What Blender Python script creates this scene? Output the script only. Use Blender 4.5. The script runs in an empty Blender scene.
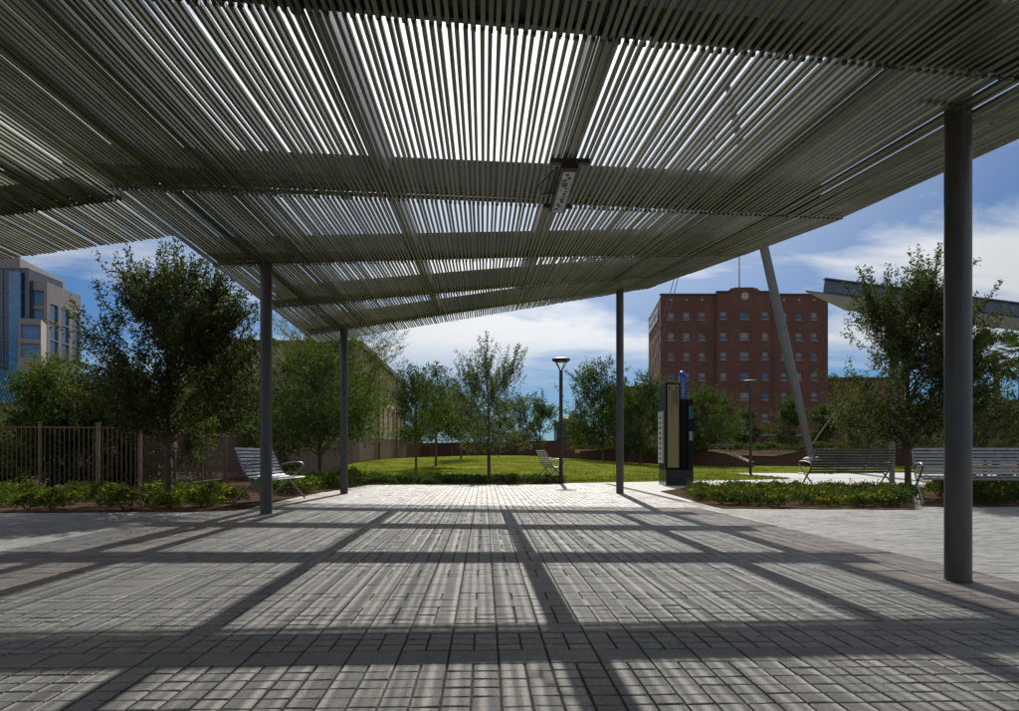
import bpy, math, random
import numpy as np
from mathutils import Vector, Matrix

C = bpy.context.scene
COL = C.collection
R = math.radians

# ------------------------------------------------------------------ camera, sky, sun, exposure
F, EYE, HOR, CX = 755.0, 0.85, 455.0, 509.5          # focal length in photo pixels, eye height, horizon row
YAW = 0.0338                                          # camera looks slightly right of the paving axis
cam_d = bpy.data.cameras.new('camera'); cam = bpy.data.objects.new('camera', cam_d); COL.objects.link(cam)
cam.location = (0, 0, EYE); cam.rotation_euler = (R(90), 0, -YAW)
cam_d.sensor_width = 36; cam_d.lens = F/1019*36; cam_d.shift_y = 99.5/1019
cam_d.clip_start = 0.05; cam_d.clip_end = 3000
C.camera = cam

SUN_AZ, SUN_EL = R(4.3), R(39.3)                      # azimuth to the right of +Y
C.view_settings.view_transform = 'Standard'; C.view_settings.look = 'None'
C.view_settings.gamma = 1; C.view_settings.exposure = 0.26
try: C.view_settings.use_curve_mapping = False
except Exception: pass

w = bpy.data.worlds.new('World'); C.world = w; w.use_nodes = True
nt = w.node_tree; nt.nodes.clear()
def N(t, tree, **kw):
    n = tree.nodes.new(t)
    for k, v in kw.items(): setattr(n, k, v)
    return n
out = N('ShaderNodeOutputWorld', nt); bg = N('ShaderNodeBackground', nt)
sky = N('ShaderNodeTexSky', nt); sky.sky_type = 'NISHITA'; sky.sun_disc = False
sky.sun_elevation = SUN_EL; sky.sun_rotation = SUN_AZ
sky.air_density = 1.0; sky.dust_density = 0.25; sky.ozone_density = 3.0
bg.inputs[1].default_value = 0.05
tint = N('ShaderNodeMix', nt, data_type='RGBA', blend_type='MULTIPLY'); tint.inputs[0].default_value = 1
nt.links.new(sky.outputs[0], tint.inputs[6]); tint.inputs[7].default_value = (0.31, 0.63, 1.0, 1)
tc = N('ShaderNodeTexCoord', nt); sep = N('ShaderNodeSeparateXYZ', nt); nt.links.new(tc.outputs['Generated'], sep.inputs[0])
zz = N('ShaderNodeMath', nt, operation='ADD'); zz.inputs[1].default_value = 0.16; nt.links.new(sep.outputs[2], zz.inputs[0])
zm = N('ShaderNodeMath', nt, operation='MAXIMUM'); zm.inputs[1].default_value = 0.05; nt.links.new(zz.outputs[0], zm.inputs[0])
dx = N('ShaderNodeMath', nt, operation='DIVIDE'); nt.links.new(sep.outputs[0], dx.inputs[0]); nt.links.new(zm.outputs[0], dx.inputs[1])
dy = N('ShaderNodeMath', nt, operation='DIVIDE'); nt.links.new(sep.outputs[1], dy.inputs[0]); nt.links.new(zm.outputs[0], dy.inputs[1])
cmb = N('ShaderNodeCombineXYZ', nt); nt.links.new(dx.outputs[0], cmb.inputs[0]); nt.links.new(dy.outputs[0], cmb.inputs[1])
mp = N('ShaderNodeMapping', nt); mp.inputs['Scale'].default_value = (0.55, 1.0, 1); mp.inputs['Location'].default_value = (3.1, 0.4, 0)
nt.links.new(cmb.outputs[0], mp.inputs[0])
nz = N('ShaderNodeTexNoise', nt); nz.inputs['Scale'].default_value = 1.15; nz.inputs['Detail'].default_value = 9
nz.inputs['Roughness'].default_value = 0.56; nz.inputs['Distortion'].default_value = 0.35
nt.links.new(mp.outputs[0], nz.inputs['Vector'])
cr = N('ShaderNodeValToRGB', nt); cr.color_ramp.elements[0].position = 0.40; cr.color_ramp.elements[1].position = 0.56
nt.links.new(nz.outputs[0], cr.inputs[0])
fade = N('ShaderNodeMapRange', nt); fade.inputs[1].default_value = 0.075; fade.inputs[2].default_value = 0.15
fade.inputs[3].default_value = 0.05; fade.inputs[4].default_value = 1.0
nt.links.new(sep.outputs[2], fade.inputs[0])
cm = N('ShaderNodeMath', nt, operation='MULTIPLY'); nt.links.new(cr.outputs[0], cm.inputs[0]); nt.links.new(fade.outputs[0], cm.inputs[1])
cloud = N('ShaderNodeMix', nt, data_type='RGBA'); nt.links.new(cm.outputs[0], cloud.inputs[0])
nt.links.new(tint.outputs[2], cloud.inputs[6]); 
sv = N('ShaderNodeVectorMath', nt, operation='DOT_PRODUCT'); nt.links.new(tc.outputs['Generated'], sv.inputs[0])
sv.inputs[1].default_value = (math.sin(SUN_AZ)*math.cos(SUN_EL), math.cos(SUN_AZ)*math.cos(SUN_EL), math.sin(SUN_EL))
gl = N('ShaderNodeMapRange', nt); gl.inputs[1].default_value = 0.62; gl.inputs[2].default_value = 1.0; gl.inputs[3].default_value = 0.0; gl.inputs[4].default_value = 1.0
nt.links.new(sv.outputs['Value'], gl.inputs[0])
gp_ = N('ShaderNodeMath', nt, operation='POWER'); gp_.inputs[1].default_value = 3.0; nt.links.new(gl.outputs[0], gp_.inputs[0])
cc_ = N('ShaderNodeMix', nt, data_type='RGBA'); nt.links.new(gp_.outputs[0], cc_.inputs[0])
cc_.inputs[6].default_value = (9.8, 10.3, 10.9, 1); cc_.inputs[7].default_value = (26, 26.5, 27, 1)
nt.links.new(cc_.outputs[2], cloud.inputs[7])
cg = N('ShaderNodeMath', nt, operation='MAXIMUM'); nt.links.new(cm.outputs[0], cg.inputs[0]); nt.links.new(gp_.outputs[0], cg.inputs[1])
nt.links.new(cg.outputs[0], cloud.inputs[0])
nt.links.new(cloud.outputs[2], bg.inputs[0]); nt.links.new(bg.outputs[0], out.inputs[0])

sd = bpy.data.lights.new('sun', 'SUN'); so = bpy.data.objects.new('sun', sd); COL.objects.link(so)
sd.energy = 5.0; sd.angle = R(0.5); sd.color = (1.0, 0.95, 0.87)
sdir = Vector((math.sin(SUN_AZ)*math.cos(SUN_EL), math.cos(SUN_AZ)*math.cos(SUN_EL), math.sin(SUN_EL)))
so.rotation_euler = sdir.to_track_quat('Z', 'Y').to_euler(); so.location = (0, 20, 40)

# ------------------------------------------------------------------ helpers
def WX(px, Z):
    X = (px-CX)/F*Z
    return (X*math.cos(YAW)+Z*math.sin(YAW), Z*math.cos(YAW)-X*math.sin(YAW))
def HZ(py, Z): return EYE+(HOR-py)/F*Z
def GP(px, py): return WX(px, F*EYE/(py-HOR))
def smooth(a, b, t):
    t = min(1, max(0, (t-a)/(b-a))); return t*t*(3-2*t)
def ground_z(x, y): return 0.66*smooth(25, 54, y)*(.3+.7*smooth(-15,-1,x))*(1-.62*smooth(3,11,x))

class MB:
    def __init__(s): s.v=[]; s.f=[]; s.r=[]
    def face(s, pts, r=0.5):
        n=len(s.v); s.v += [tuple(p) for p in pts]; s.f.append(tuple(range(n, n+len(pts)))); s.r.append(r)
    def hexa(s, p, r=0.5):          # 8 points: bottom 4 (ccw), top 4
        n=len(s.v); s.v += [tuple(q) for q in p]
        for f in ((3,2,1,0),(4,5,6,7),(0,1,5,4),(1,2,6,5),(2,3,7,6),(3,0,4,7)):
            s.f.append(tuple(n+i for i in f)); s.r.append(r)
    def box(s, x0,x1,y0,y1,z0,z1, r=0.5):
        s.hexa([(x0,y0,z0),(x1,y0,z0),(x1,y1,z0),(x0,y1,z0),(x0,y0,z1),(x1,y0,z1),(x1,y1,z1),(x0,y1,z1)], r)
    def bar(s, a, b, wd, ht, up=(0,0,1), r=0.5):   # box from a to b, width wd, height ht centred
        a=Vector(a); b=Vector(b); d=(b-a).normalized(); u=Vector(up); sd_=d.cross(u)
        if sd_.length<1e-4: sd_=d.cross(Vector((1,0,0)))
        sd_.normalize(); u=sd_.cross(d); sx=sd_*wd/2; uz=u*ht/2
        s.hexa([a-sx-uz,a+sx-uz,b+sx-uz,b-sx-uz,a-sx+uz,a+sx+uz,b+sx+uz,b-sx+uz], r)
    def tube(s, pts, rad, n=8, caps=True, r=0.5):
        pts=[Vector(p) for p in pts]; m=len(pts)
        if not isinstance(rad,(list,tuple)): rad=[rad]*m
        base=len(s.v); ref=None
        for i,p in enumerate(pts):
            d=(pts[min(i+1,m-1)]-pts[max(i-1,0)]).normalized()
            if ref is None:
                ref=d.cross(Vector((0.31,0.17,0.93)))
                if ref.length<0.05: ref=d.cross(Vector((1,0,0)))
            ref=(ref-d*ref.dot(d)).normalized(); q=d.cross(ref)
            for k in range(n):
                a=2*math.pi*k/n; s.v.append(tuple(p+(ref*math.cos(a)+q*math.sin(a))*rad[i]))
        for i in range(m-1):
            for k in range(n):
                k2=(k+1)%n; s.f.append((base+i*n+k, base+i*n+k2, base+(i+1)*n+k2, base+(i+1)*n+k)); s.r.append(r)
        if caps:
            s.f.append(tuple(base+k for k in range(n-1,-1,-1))); s.r.append(r)
            s.f.append(tuple(base+(m-1)*n+k for k in range(n))); s.r.append(r)
    def lathe(s, prof, n=24, c=(0,0), r=0.5):       # prof: (radius, z)
        base=len(s.v)
        for (ra,z) in prof:
            for k in range(n):
                a=2*math.pi*k/n; s.v.append((c[0]+ra*math.cos(a), c[1]+ra*math.sin(a), z))
        for i in range(len(prof)-1):
            for k in range(n):
                k2=(k+1)%n; s.f.append((base+i*n+k, base+i*n+k2, base+(i+1)*n+k2, base+(i+1)*n+k)); s.r.append(r)
        s.f.append(tuple(base+k for k in range(n-1,-1,-1))); s.r.append(r)
        s.f.append(tuple(base+(len(prof)-1)*n+k for k in range(n))); s.r.append(r)
    def mesh(s, name, m, smooth_=False):
        me=bpy.data.meshes.new(name); me.from_pydata(s.v, [], s.f); me.materials.append(m)
        a=me.attributes.new('rnd','FLOAT','FACE'); a.data.foreach_set('value', np.array(s.r, dtype=np.float32))
        if smooth_:
            me.polygons.foreach_set('use_smooth', [True]*len(me.polygons))
            try: me.set_sharp_from_angle(angle=R(40))
            except Exception: pass
        me.update(); return me
    def build(s, name, m, parent=None, smooth_=False):
        return link(name, s.mesh(name, m, smooth_), parent)
def link(name, me, parent=None):
    o=bpy.data.objects.new(name, me); COL.objects.link(o)
    if parent: o.parent=parent
    return o
def tag(o, label=None, cat=None, group=None, kind=None):
    if label: o['label']=label
    if cat: o['category']=cat
    if group: o['group']=group
    if kind: o['kind']=kind
    return o
def thing(name, label, cat, loc=(0,0,0), rz=0, group=None):
    o=bpy.data.objects.new(name, None); COL.objects.link(o); o.location=loc; o.rotation_euler=(0,0,rz); o.empty_display_size=.1
    return tag(o, label, cat, group)
def dup(root, loc, rz, label, group=None, scale=None):
    r=root.copy(); COL.objects.link(r); r.location=loc; r.rotation_euler=(0,0,rz); r['label']=label
    if group: r['group']=group
    if scale: r.scale=scale
    for ch in list(root.children):
        c=ch.copy(); COL.objects.link(c); c.parent=r
        for g in list(ch.children):
            d=g.copy(); COL.objects.link(d); d.parent=c
    return r

def mat(name, col, rough=0.6, var=0.25, scale=6.0, metal=0.0, bump=0.0, bscale=40.0, rnd=0.0, spec=0.5, col2=None, stretch=None, speck=0.0, blotch=0.0):
    m=bpy.data.materials.new(name); m.use_nodes=True; t=m.node_tree; b=t.nodes['Principled BSDF']
    b.inputs['Roughness'].default_value=rough; b.inputs['Metallic'].default_value=metal
    b.inputs['Specular IOR Level'].default_value=spec
    tc=N('ShaderNodeTexCoord', t); vec=tc.outputs['Object']
    if stretch:
        mpn=N('ShaderNodeMapping', t); mpn.inputs['Scale'].default_value=stretch; t.links.new(vec, mpn.inputs[0]); vec=mpn.outputs[0]
    nz=N('ShaderNodeTexNoise', t); nz.inputs['Scale'].default_value=scale; nz.inputs['Detail'].default_value=7
    nz.inputs['Roughness'].default_value=0.6
    t.links.new(vec, nz.inputs['Vector'])
    rp=N('ShaderNodeValToRGB', t); rp.color_ramp.elements[0].position=.3; rp.color_ramp.elements[1].position=.7
    c2=col2 or tuple(min(1,c*(1+var)) for c in col); c1=tuple(c*(1-var) for c in col) if not col2 else col
    rp.color_ramp.elements[0].color=(*c1,1); rp.color_ramp.elements[1].color=(*c2,1)
    t.links.new(nz.outputs[0], rp.inputs[0]); colo=rp.outputs[0]
    if rnd>0:
        at=N('ShaderNodeAttribute', t, attribute_name='rnd')
        mr=N('ShaderNodeMapRange', t); mr.inputs[3].default_value=1-rnd; mr.inputs[4].default_value=1+rnd
        t.links.new(at.outputs['Fac'], mr.inputs[0])
        mx=N('ShaderNodeMix', t, data_type='RGBA', blend_type='MULTIPLY'); mx.inputs[0].default_value=1
        t.links.new(colo, mx.inputs[6]); t.links.new(mr.outputs[0], mx.inputs[7]); colo=mx.outputs[2]
    for (sc_,am,lo,hi) in ((95,speck,.36,.64),(.9,blotch,.32,.68),(7.5,blotch*.8,.35,.65)):
        if am<=0: continue
        nn=N('ShaderNodeTexNoise', t); nn.inputs['Scale'].default_value=sc_; nn.inputs['Detail'].default_value=6; nn.inputs['Roughness'].default_value=.65
        t.links.new(tc.outputs['Object'], nn.inputs['Vector'])
        mq=N('ShaderNodeMapRange', t); mq.inputs[1].default_value=lo; mq.inputs[2].default_value=hi; mq.inputs[3].default_value=1-am; mq.inputs[4].default_value=1+am
        t.links.new(nn.outputs[0], mq.inputs[0])
        mz=N('ShaderNodeMix', t, data_type='RGBA', blend_type='MULTIPLY'); mz.inputs[0].default_value=1
        t.links.new(colo, mz.inputs[6]); t.links.new(mq.outputs[0], mz.inputs[7]); colo=mz.outputs[2]
    t.links.new(colo, b.inputs['Base Color'])
    rr=N('ShaderNodeMapRange', t); rr.inputs[3].default_value=max(0.03,rough-.1); rr.inputs[4].default_value=min(1,rough+.1)
    t.links.new(nz.outputs[0], rr.inputs[0]); t.links.new(rr.outputs[0], b.inputs['Roughness'])
    if bump>0:
        n2=N('ShaderNodeTexNoise', t); n2.inputs['Scale'].default_value=bscale; n2.inputs['Detail'].default_value=5; t.links.new(vec, n2.inputs['Vector'])
        bp=N('ShaderNodeBump', t); bp.inputs['Strength'].default_value=bump; bp.inputs['Distance'].default_value=.02
        t.links.new(n2.outputs[0], bp.inputs['Height']); t.links.new(bp.outputs[0], b.inputs['Normal'])
    return m
def brick(name, c1, c2, mortar, size=(0.22,0.075), rough=.85):
    m=bpy.data.materials.new(name); m.use_nodes=True; t=m.node_tree; b=t.nodes['Principled BSDF']; b.inputs['Roughness'].default_value=rough
    tc=N('ShaderNodeTexCoord', t); sp=N('ShaderNodeSeparateXYZ', t); t.links.new(tc.outputs['Object'], sp.inputs[0])
    ad=N('ShaderNodeMath', t, operation='ADD'); t.links.new(sp.outputs[0], ad.inputs[0]); t.links.new(sp.outputs[1], ad.inputs[1])
    cb=N('ShaderNodeCombineXYZ', t); t.links.new(ad.outputs[0], cb.inputs[0]); t.links.new(sp.outputs[2], cb.inputs[1])
    bt=N('ShaderNodeTexBrick', t); bt.inputs['Scale'].default_value=1; bt.inputs['Brick Width'].default_value=size[0]; bt.inputs['Row Height'].default_value=size[1]
    bt.inputs['Mortar Size'].default_value=.008; bt.inputs['Color1'].default_value=(*c1,1); bt.inputs['Color2'].default_value=(*c2,1); bt.inputs['Mortar'].default_value=(*mortar,1)
    t.links.new(cb.outputs[0], bt.inputs['Vector'])
    nz=N('ShaderNodeTexNoise', t); nz.inputs['Scale'].default_value=.35; nz.inputs['Detail'].default_value=8; t.links.new(tc.outputs['Object'], nz.inputs['Vector'])
    mr=N('ShaderNodeMapRange', t); mr.inputs[3].default_value=.6; mr.inputs[4].default_value=1.4; t.links.new(nz.outputs[0], mr.inputs[0])
    mx=N('ShaderNodeMix', t, data_type='RGBA', blend_type='MULTIPLY'); mx.inputs[0].default_value=1
    t.links.new(bt.outputs[0], mx.inputs[6]); t.links.new(mr.outputs[0], mx.inputs[7]); t.links.new(mx.outputs[2], b.inputs['Base Color'])
    return m
def leafmat(name, dark, light, trans=0.35, rough=.75):
    m=bpy.data.materials.new(name); m.use_nodes=True; t=m.node_tree; b=t.nodes['Principled BSDF']; o=t.nodes['Material Output']
    at=N('ShaderNodeAttribute', t, attribute_name='rnd'); rp=N('ShaderNodeValToRGB', t)
    rp.color_ramp.elements[0].color=(*dark,1); rp.color_ramp.elements[1].color=(*light,1); t.links.new(at.outputs['Fac'], rp.inputs[0])
    t.links.new(rp.outputs[0], b.inputs['Base Color']); b.inputs['Roughness'].default_value=rough; b.inputs['Specular IOR Level'].default_value=.1
    tr=N('ShaderNodeBsdfTranslucent', t)
    mx=N('ShaderNodeMix', t, data_type='RGBA', blend_type='MULTIPLY'); mx.inputs[0].default_value=1
    t.links.new(rp.outputs[0], mx.inputs[6]); mx.inputs[7].default_value=(1.5,1.6,.6,1); t.links.new(mx.outputs[2], tr.inputs[0])
    ms=N('ShaderNodeMixShader', t); ms.inputs[0].default_value=trans
    t.links.new(b.outputs[0], ms.inputs[1]); t.links.new(tr.outputs[0], ms.inputs[2]); t.links.new(ms.outputs[0], o.inputs[0])
    return m
def glass(name, col, rough=.08):
    m=mat(name, col, rough, .3, 1.5, spec=.8); return m

M={}
M['slat']=mat('slat_paint',(.15,.158,.088),.36,.18,3,rnd=.3,spec=.5,metal=.3)
M['steel']=mat('painted_steel',(.075,.074,.068),.45,.15,5,metal=.2,bump=.04,bscale=90)
M['column']=mat('column_paint',(.115,.108,.103),.36,.2,9,metal=.2,bump=.05,bscale=120,stretch=(1,1,.25))
M['bluesteel']=mat('blue_grey_steel',(.11,.14,.18),.45,.15,4,metal=.2)
M['clip']=mat('dark_clip',(.06,.06,.06),.5,.2,9)
M['paver']=mat('grey_concrete_paver',(.168,.160,.147),.57,.15,5,bump=.45,bscale=260,rnd=.26,spec=.5,speck=.42,blotch=.2)
M['paver_border']=mat('brown_border_paver',(.15,.122,.11),.6,.22,5,bump=.45,bscale=260,rnd=.3,spec=.4,speck=.42,blotch=.2)
M['paver_light']=mat('light_outer_paver',(.16,.158,.152),.72,.15,5,bump=.3,bscale=260,rnd=.16,spec=.3,speck=.25,blotch=.2)
M['grout']=mat('sandy_joint',(.075,.065,.05),.95,.35,30,bump=.5,bscale=300)
M['concrete']=mat('path_concrete',(.33,.325,.31),.8,.14,2.5,bump=.2,bscale=120)
M['earth']=mat('earth',(.11,.085,.06),.95,.4,3,bump=.6,bscale=30,spec=0)
M['soil']=mat('bed_soil',(.075,.05,.034),.95,.45,14,bump=.9,bscale=60,spec=0)
M['lawn']=mat('mown_grass',(.075,.090,.014),.95,.0,.45,bump=.8,bscale=55,col2=(.15,.17,.022),spec=0,blotch=.3)
M['grass']=leafmat('grass_blade',(.045,.065,.010),(.085,.105,.016),.25,.9)
M['bark']=mat('bark',(.11,.08,.06),.9,.4,18,bump=.8,bscale=60,stretch=(1,1,.3))
M['leaf_oak']=leafmat('oak_leaf',(.014,.022,.007),(.09,.105,.038),.30)
M['leaf_oak_grey']=leafmat('grey_oak_leaf',(.045,.058,.026),(.12,.14,.07),.33)
M['leaf_ash']=leafmat('ash_leaf',(.020,.040,.009),(.075,.112,.022),.27)
M['leaf_wisp']=leafmat('feathery_leaf',(.055,.075,.025),(.13,.16,.06),.35)
M['leaf_shrub']=leafmat('shrub_leaf',(.025,.045,.009),(.10,.135,.025),.28)
M['leaf_hedge']=leafmat('groundcover_leaf',(.022,.040,.014),(.075,.10,.035),.3)
M['flower']=leafmat('yellow_flower',(.45,.27,.02),(.62,.42,.05),.3)
M['palm']=leafmat('palm_leaf',(.03,.05,.018),(.08,.11,.04),.25)
M['brick']=brick('red_brick',(.12,.043,.028),(.17,.062,.039),(.15,.09,.07))
M['brick_dark']=brick('dark_brick',(.10,.04,.03),(.14,.055,.04),(.08,.05,.04))
M['tan_brick']=brick('tan_brick',(.40,.28,.185),(.46,.32,.21),(.4,.32,.25))
M['trim']=mat('pale_stone',(.42,.36,.30),.8,.2,4)
M['pinkstone']=mat('pinkish_precast_panel',(.27,.235,.228),.7,.12,.5)
M['blueglass']=glass('blue_glass',(.03,.16,.34))
M['darkglass']=glass('dark_glass',(.02,.035,.05))
M['winglass']=glass('window_glass',(.05,.07,.10))
M['blind']=mat('window_blind',(.30,.28,.25),.7,.2,3)
M['winframe']=mat('window_frame_paint',(.30,.29,.28),.6,.1,6)
M['blueroof']=mat('blue_ribbed_metal',(.015,.11,.20),.4,.2,2,metal=.2)
M['roof']=mat('dark_roof',(.08,.07,.065),.85,.3,2)
M['granite']=mat('black_granite',(.028,.026,.026),.18,.5,60)
M['blackmetal']=mat('black_metal',(.012,.012,.013),.5,.3,10,spec=.15)
M['mapcream']=mat('cream_map_panel',(.24,.205,.075),.4,.06,3)
M['signwhite']=mat('white_sign_panel',(.5,.5,.5),.45,.06,3)
M['ink']=mat('dark_print',(.05,.05,.045),.6,.1,3)
M['bluebox']=mat('blue_enamel',(.005,.07,.30),.35,.1,4)
M['bluelamp']=mat('blue_lamp_lens',(.01,.05,.75),.15,.1,4)
M['letter']=mat('white_letter',(.4,.45,.5),.5,.05,4)
M['greypanel']=mat('grey_metal_panel',(.25,.25,.26),.4,.1,8,metal=.3)
M['paleslat']=mat('pale_slat_paint',(.17,.185,.18),.45,.12,3,rnd=.2,metal=.1)
M['lampglass']=mat('lamp_glass',(.03,.03,.03),.3,.3,6)
M['bench']=mat('brushed_aluminium',(.26,.265,.275),.36,.12,12,metal=.75)
M['fence']=mat('rusty_brown_fence',(.13,.08,.06),.7,.3,10)
M['post']=mat('brown_fence_post',(.16,.105,.08),.75,.3,8)
M['mast']=mat('grey_mast_paint',(.155,.15,.15),.5,.12,3)
M['cable']=mat('steel_cable',(.10,.10,.11),.5,.1,5)
M['lamp']=mat('lamp_dark_metal',(.025,.025,.027),.5,.2,8)
M['lens']=mat('frosted_lens',(.62,.60,.57),.35,.55,9)
M['blockwall']=brick('tan_block',(.20,.14,.11),(.24,.17,.13),(.2,.16,.13),(.4,.2))

rng=np.random.default_rng(7); random.seed(7)
U=random.uniform

# ------------------------------------------------------------------ ground
g=MB(); xs=[-700,-300,-120,-60]+list(range(-40,61,5))+[90,150,320,700]; ys=[-60,-20,0,10,18,22]+list(range(24,62,2))+[75,110,200,420,1400]
for i in range(len(xs)-1):
    for j in range(len(ys)-1):
        q=[(xs[i],ys[j]),(xs[i+1],ys[j]),(xs[i+1],ys[j+1]),(xs[i],ys[j+1])]
        g.face([(x,y,ground_z(x,y)-.03) for x,y in q])
tag(g.build('ground', M['earth']), kind='structure')

def inside(p, poly):
    x,y=p; c=False; j=len(poly)-1
    for i in range(len(poly)):
        xi,yi=poly[i]; xj,yj=poly[j]
        if (yi>y)!=(yj>y) and x<(xj-xi)*(y-yi)/(yj-yi)+xi: c=not c
        j=i
    return c
bed_left=[GP(-260,514),GP(0,513),GP(200,511.5),GP(236,510.5),GP(278,500.5),GP(345,488),GP(369,484.8),WX(360,24.5),WX(300,26),WX(200,26),WX(-150,24),WX(-400,18)]
bed_mid=[GP(369,484.8),GP(562,484.3),WX(560,23.6),WX(360,24.0)]
bed_right=[GP(660,491.5),GP(690,500),GP(722,508.5),GP(915,509.8),GP(912,490),GP(760,488),GP(690,487.5)]
bed_far_right=[GP(922,506.5),GP(1150,506.5),GP(1150,488),GP(916,488)]
beds=[bed_left,bed_mid,bed_right,bed_far_right]
for b in beds:
    m=MB(); m.face([(x,y,.012) for x,y in b]); tag(m.build('planting_bed', M['soil']), kind='structure')
lawn_poly_near=24.0
m=MB(); m.face([(-16,-3,-.009),(16,-3,-.009),(16,24.4,-.009),(-16,24.4,-.009)]); tag(m.build('paving_joints', M['grout']), kind='structure')

# pavers: real stones with chamfers and open joints
U0=.105
def paver(mb, x0,x1,y0,y1, z=0, gap=.0042, ch=.004, big=False):
    r=random.random()*.6+(.4 if big is False else 0); dz=U(-.0012,.0012); ta,tb=U(-.0011,.0011),U(-.0011,.0011)
    a=[(x0+gap,y0+gap),(x1-gap,y0+gap),(x1-gap,y1-gap),(x0+gap,y1-gap)]
    k=gap+ch; t=[(x0+k,y0+k),(x1-k,y0+k),(x1-k,y1-k),(x0+k,y1-k)]
    A=[(x,y,-.012) for x,y in a]; B=[(x,y,z+dz-ch*.7) for x,y in a]; T=[(x,y,z+dz+(ta if i_ in (0,3) else -ta)+(tb if i_<2 else -tb)+U(-.0003,.0003)) for i_,(x,y) in enumerate(t)]
    n=len(mb.v); mb.v+=A+B+T; mb.f.append((n+8,n+9,n+10,n+11)); mb.r.append(r)
    for i in range(4):
        j=(i+1)%4
        mb.f.append((n+4+i,n+4+j,n+8+j,n+8+i)); mb.r.append(r)
        mb.f.append((n+i,n+j,n+4+j,n+4+i)); mb.r.append(r)
def free(x,y): return not any(inside((x,y),b) for b in beds)
XM=.061; XL=XM-14*.21; XR=XM+13*.21        # main field between the borders
seq=[2,1,1,1,2,1,1,1,1,2,1,1,3,3,1,1,1,2,2,1,1,1,1,1,1,2,1,1,1,2]
rows=[]; y=3.083-U0*26
for _ in range(26): rows.append((y,1)); y+=U0
k=0
while y<22.4:
    n=seq[k%len(seq)] if y<12.6 else (1 if k%7 else 2); rows.append((y,n)); y+=n*U0; k+=1
pm=MB(); pb=MB(); pl=MB()
for (y,n) in rows:
    x=XL
    while x<XR-1e-6:
        wd=.21 if n>1 else U0
        if free(x+wd/2,y+n*U0/2): paver(pm,x,x+wd,y,y+n*U0,big=(n>1))
        x+=wd
tag(pm.build('plaza_paving', M['paver']), kind='structure')
# border: wide bands of brownish slabs
for (bx0,bx1) in ((XL-.9,XL),(XR,XR+.78)):
    y=.3
    while y<22.3:
        h=random.choice((U0,U0,.21,.21,.315)); nx=random.choice((2,3,4)); xx=bx0
        ws=[U(.7,1.3) for _ in range(nx)]; s_=sum(ws)
        for wv in ws:
            d=wv/s_*(bx1-bx0)
            if free(xx+d/2,y+h/2): paver(pb,xx,xx+d,y,y+h)
            xx+=d
        y+=h
tag(pb.build('paving_border', M['paver_border']), kind='structure')
def field(mb,x0,x1,y0,y1,w_,h_):
    y=y0;row=0
    while y<y1:
        x=x0-(w_/2 if row%2 else 0)
        while x<x1:
            a=max(x,x0); b=min(x+w_,x1)
            if b-a>.03 and free((a+b)/2,y+h_/2): paver(mb,a,b,y,y+h_,gap=.003,ch=.003)
            x+=w_
        y+=h_; row+=1
field(pl,XR+.78,XR+8.5,2.8,13.6,.21,.105)
field(pl,XL-9,XL-.9,3.6,12.2,.21,.105)
tag(pl.build('side_paving', M['paver_light']), kind='structure')
# concrete path beyond the beds on the right, and the ribbon that climbs past the far lamp
m=MB(); pts=[GP(563,484.3),GP(655,493),(XR+.95,13.0),GP(664,489.5)]
pth=[(XR,22.3),(XR,26.5),(24,27.5),(24,12.5),(XR+1.2,13.3),(XR+.95,14.5)]
pth=[(1.35,22.35),(1.0,24.6),(4.0,26.6),(9.4,27.6),(26,27.2),(26,12.6),(9.9,12.6),(3.72,13.62),(3.72,22.35)]
m.face([(x,y,.002) for x,y in pth]); tag(m.build('path', M['concrete']), kind='structure')
m=MB()
gxs=[11.1,12.5,15,18,22,26]; gys=[27.25,29,30.5,32,33.15,33.6,34.2]
for j in range(len(gys)-1):
    for i in range(len(gxs)-1):
        q=[(gxs[i],gys[j]),(gxs[i+1],gys[j]),(gxs[i+1],gys[j+1]),(gxs[i],gys[j+1])]
        if gys[j+1]>33.2: q=[(max(x,11.1+(y-33.2)*15),y) for x,y in q]
        if len({p for p in q})==4: m.face([(x,y,ground_z(x,y)+.004) for x,y in q])
tag(m.build('lawn_path', M['concrete']), kind='structure')

# lawn mound
m=MB(); 
def lawn_x0(y): return -2.6-(y-22)*.30 if y>22 else -2.6
def lawn_x1(y): return 1.2+(y-22.2)*2.3 if y<26.5 else (11.1 if y<33.2 else min(25.5,11.1+(y-33.2)*15))
yy=list(np.linspace(22.3,62,60)); nx=40
def lz(x,y): return ground_z(x,y)+.02+.05*math.sin(x*.35+1)*math.sin(y*.21)*smooth(24,34,y)+.12*math.exp(-((x-1)/7)**2)*smooth(25,45,y)
for j in range(len(yy)-1):
    for i in range(nx):
        def P(ii,jj):
            y=yy[jj]; a,b=lawn_x0(y),lawn_x1(y); x=a+(b-a)*ii/nx; return (x,y,lz(x,y))
        m.face([P(i,j),P(i+1,j),P(i+1,j+1),P(i,j+1)])
tag(m.build('lawn', M['lawn'], smooth_=True), kind='structure')

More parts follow.
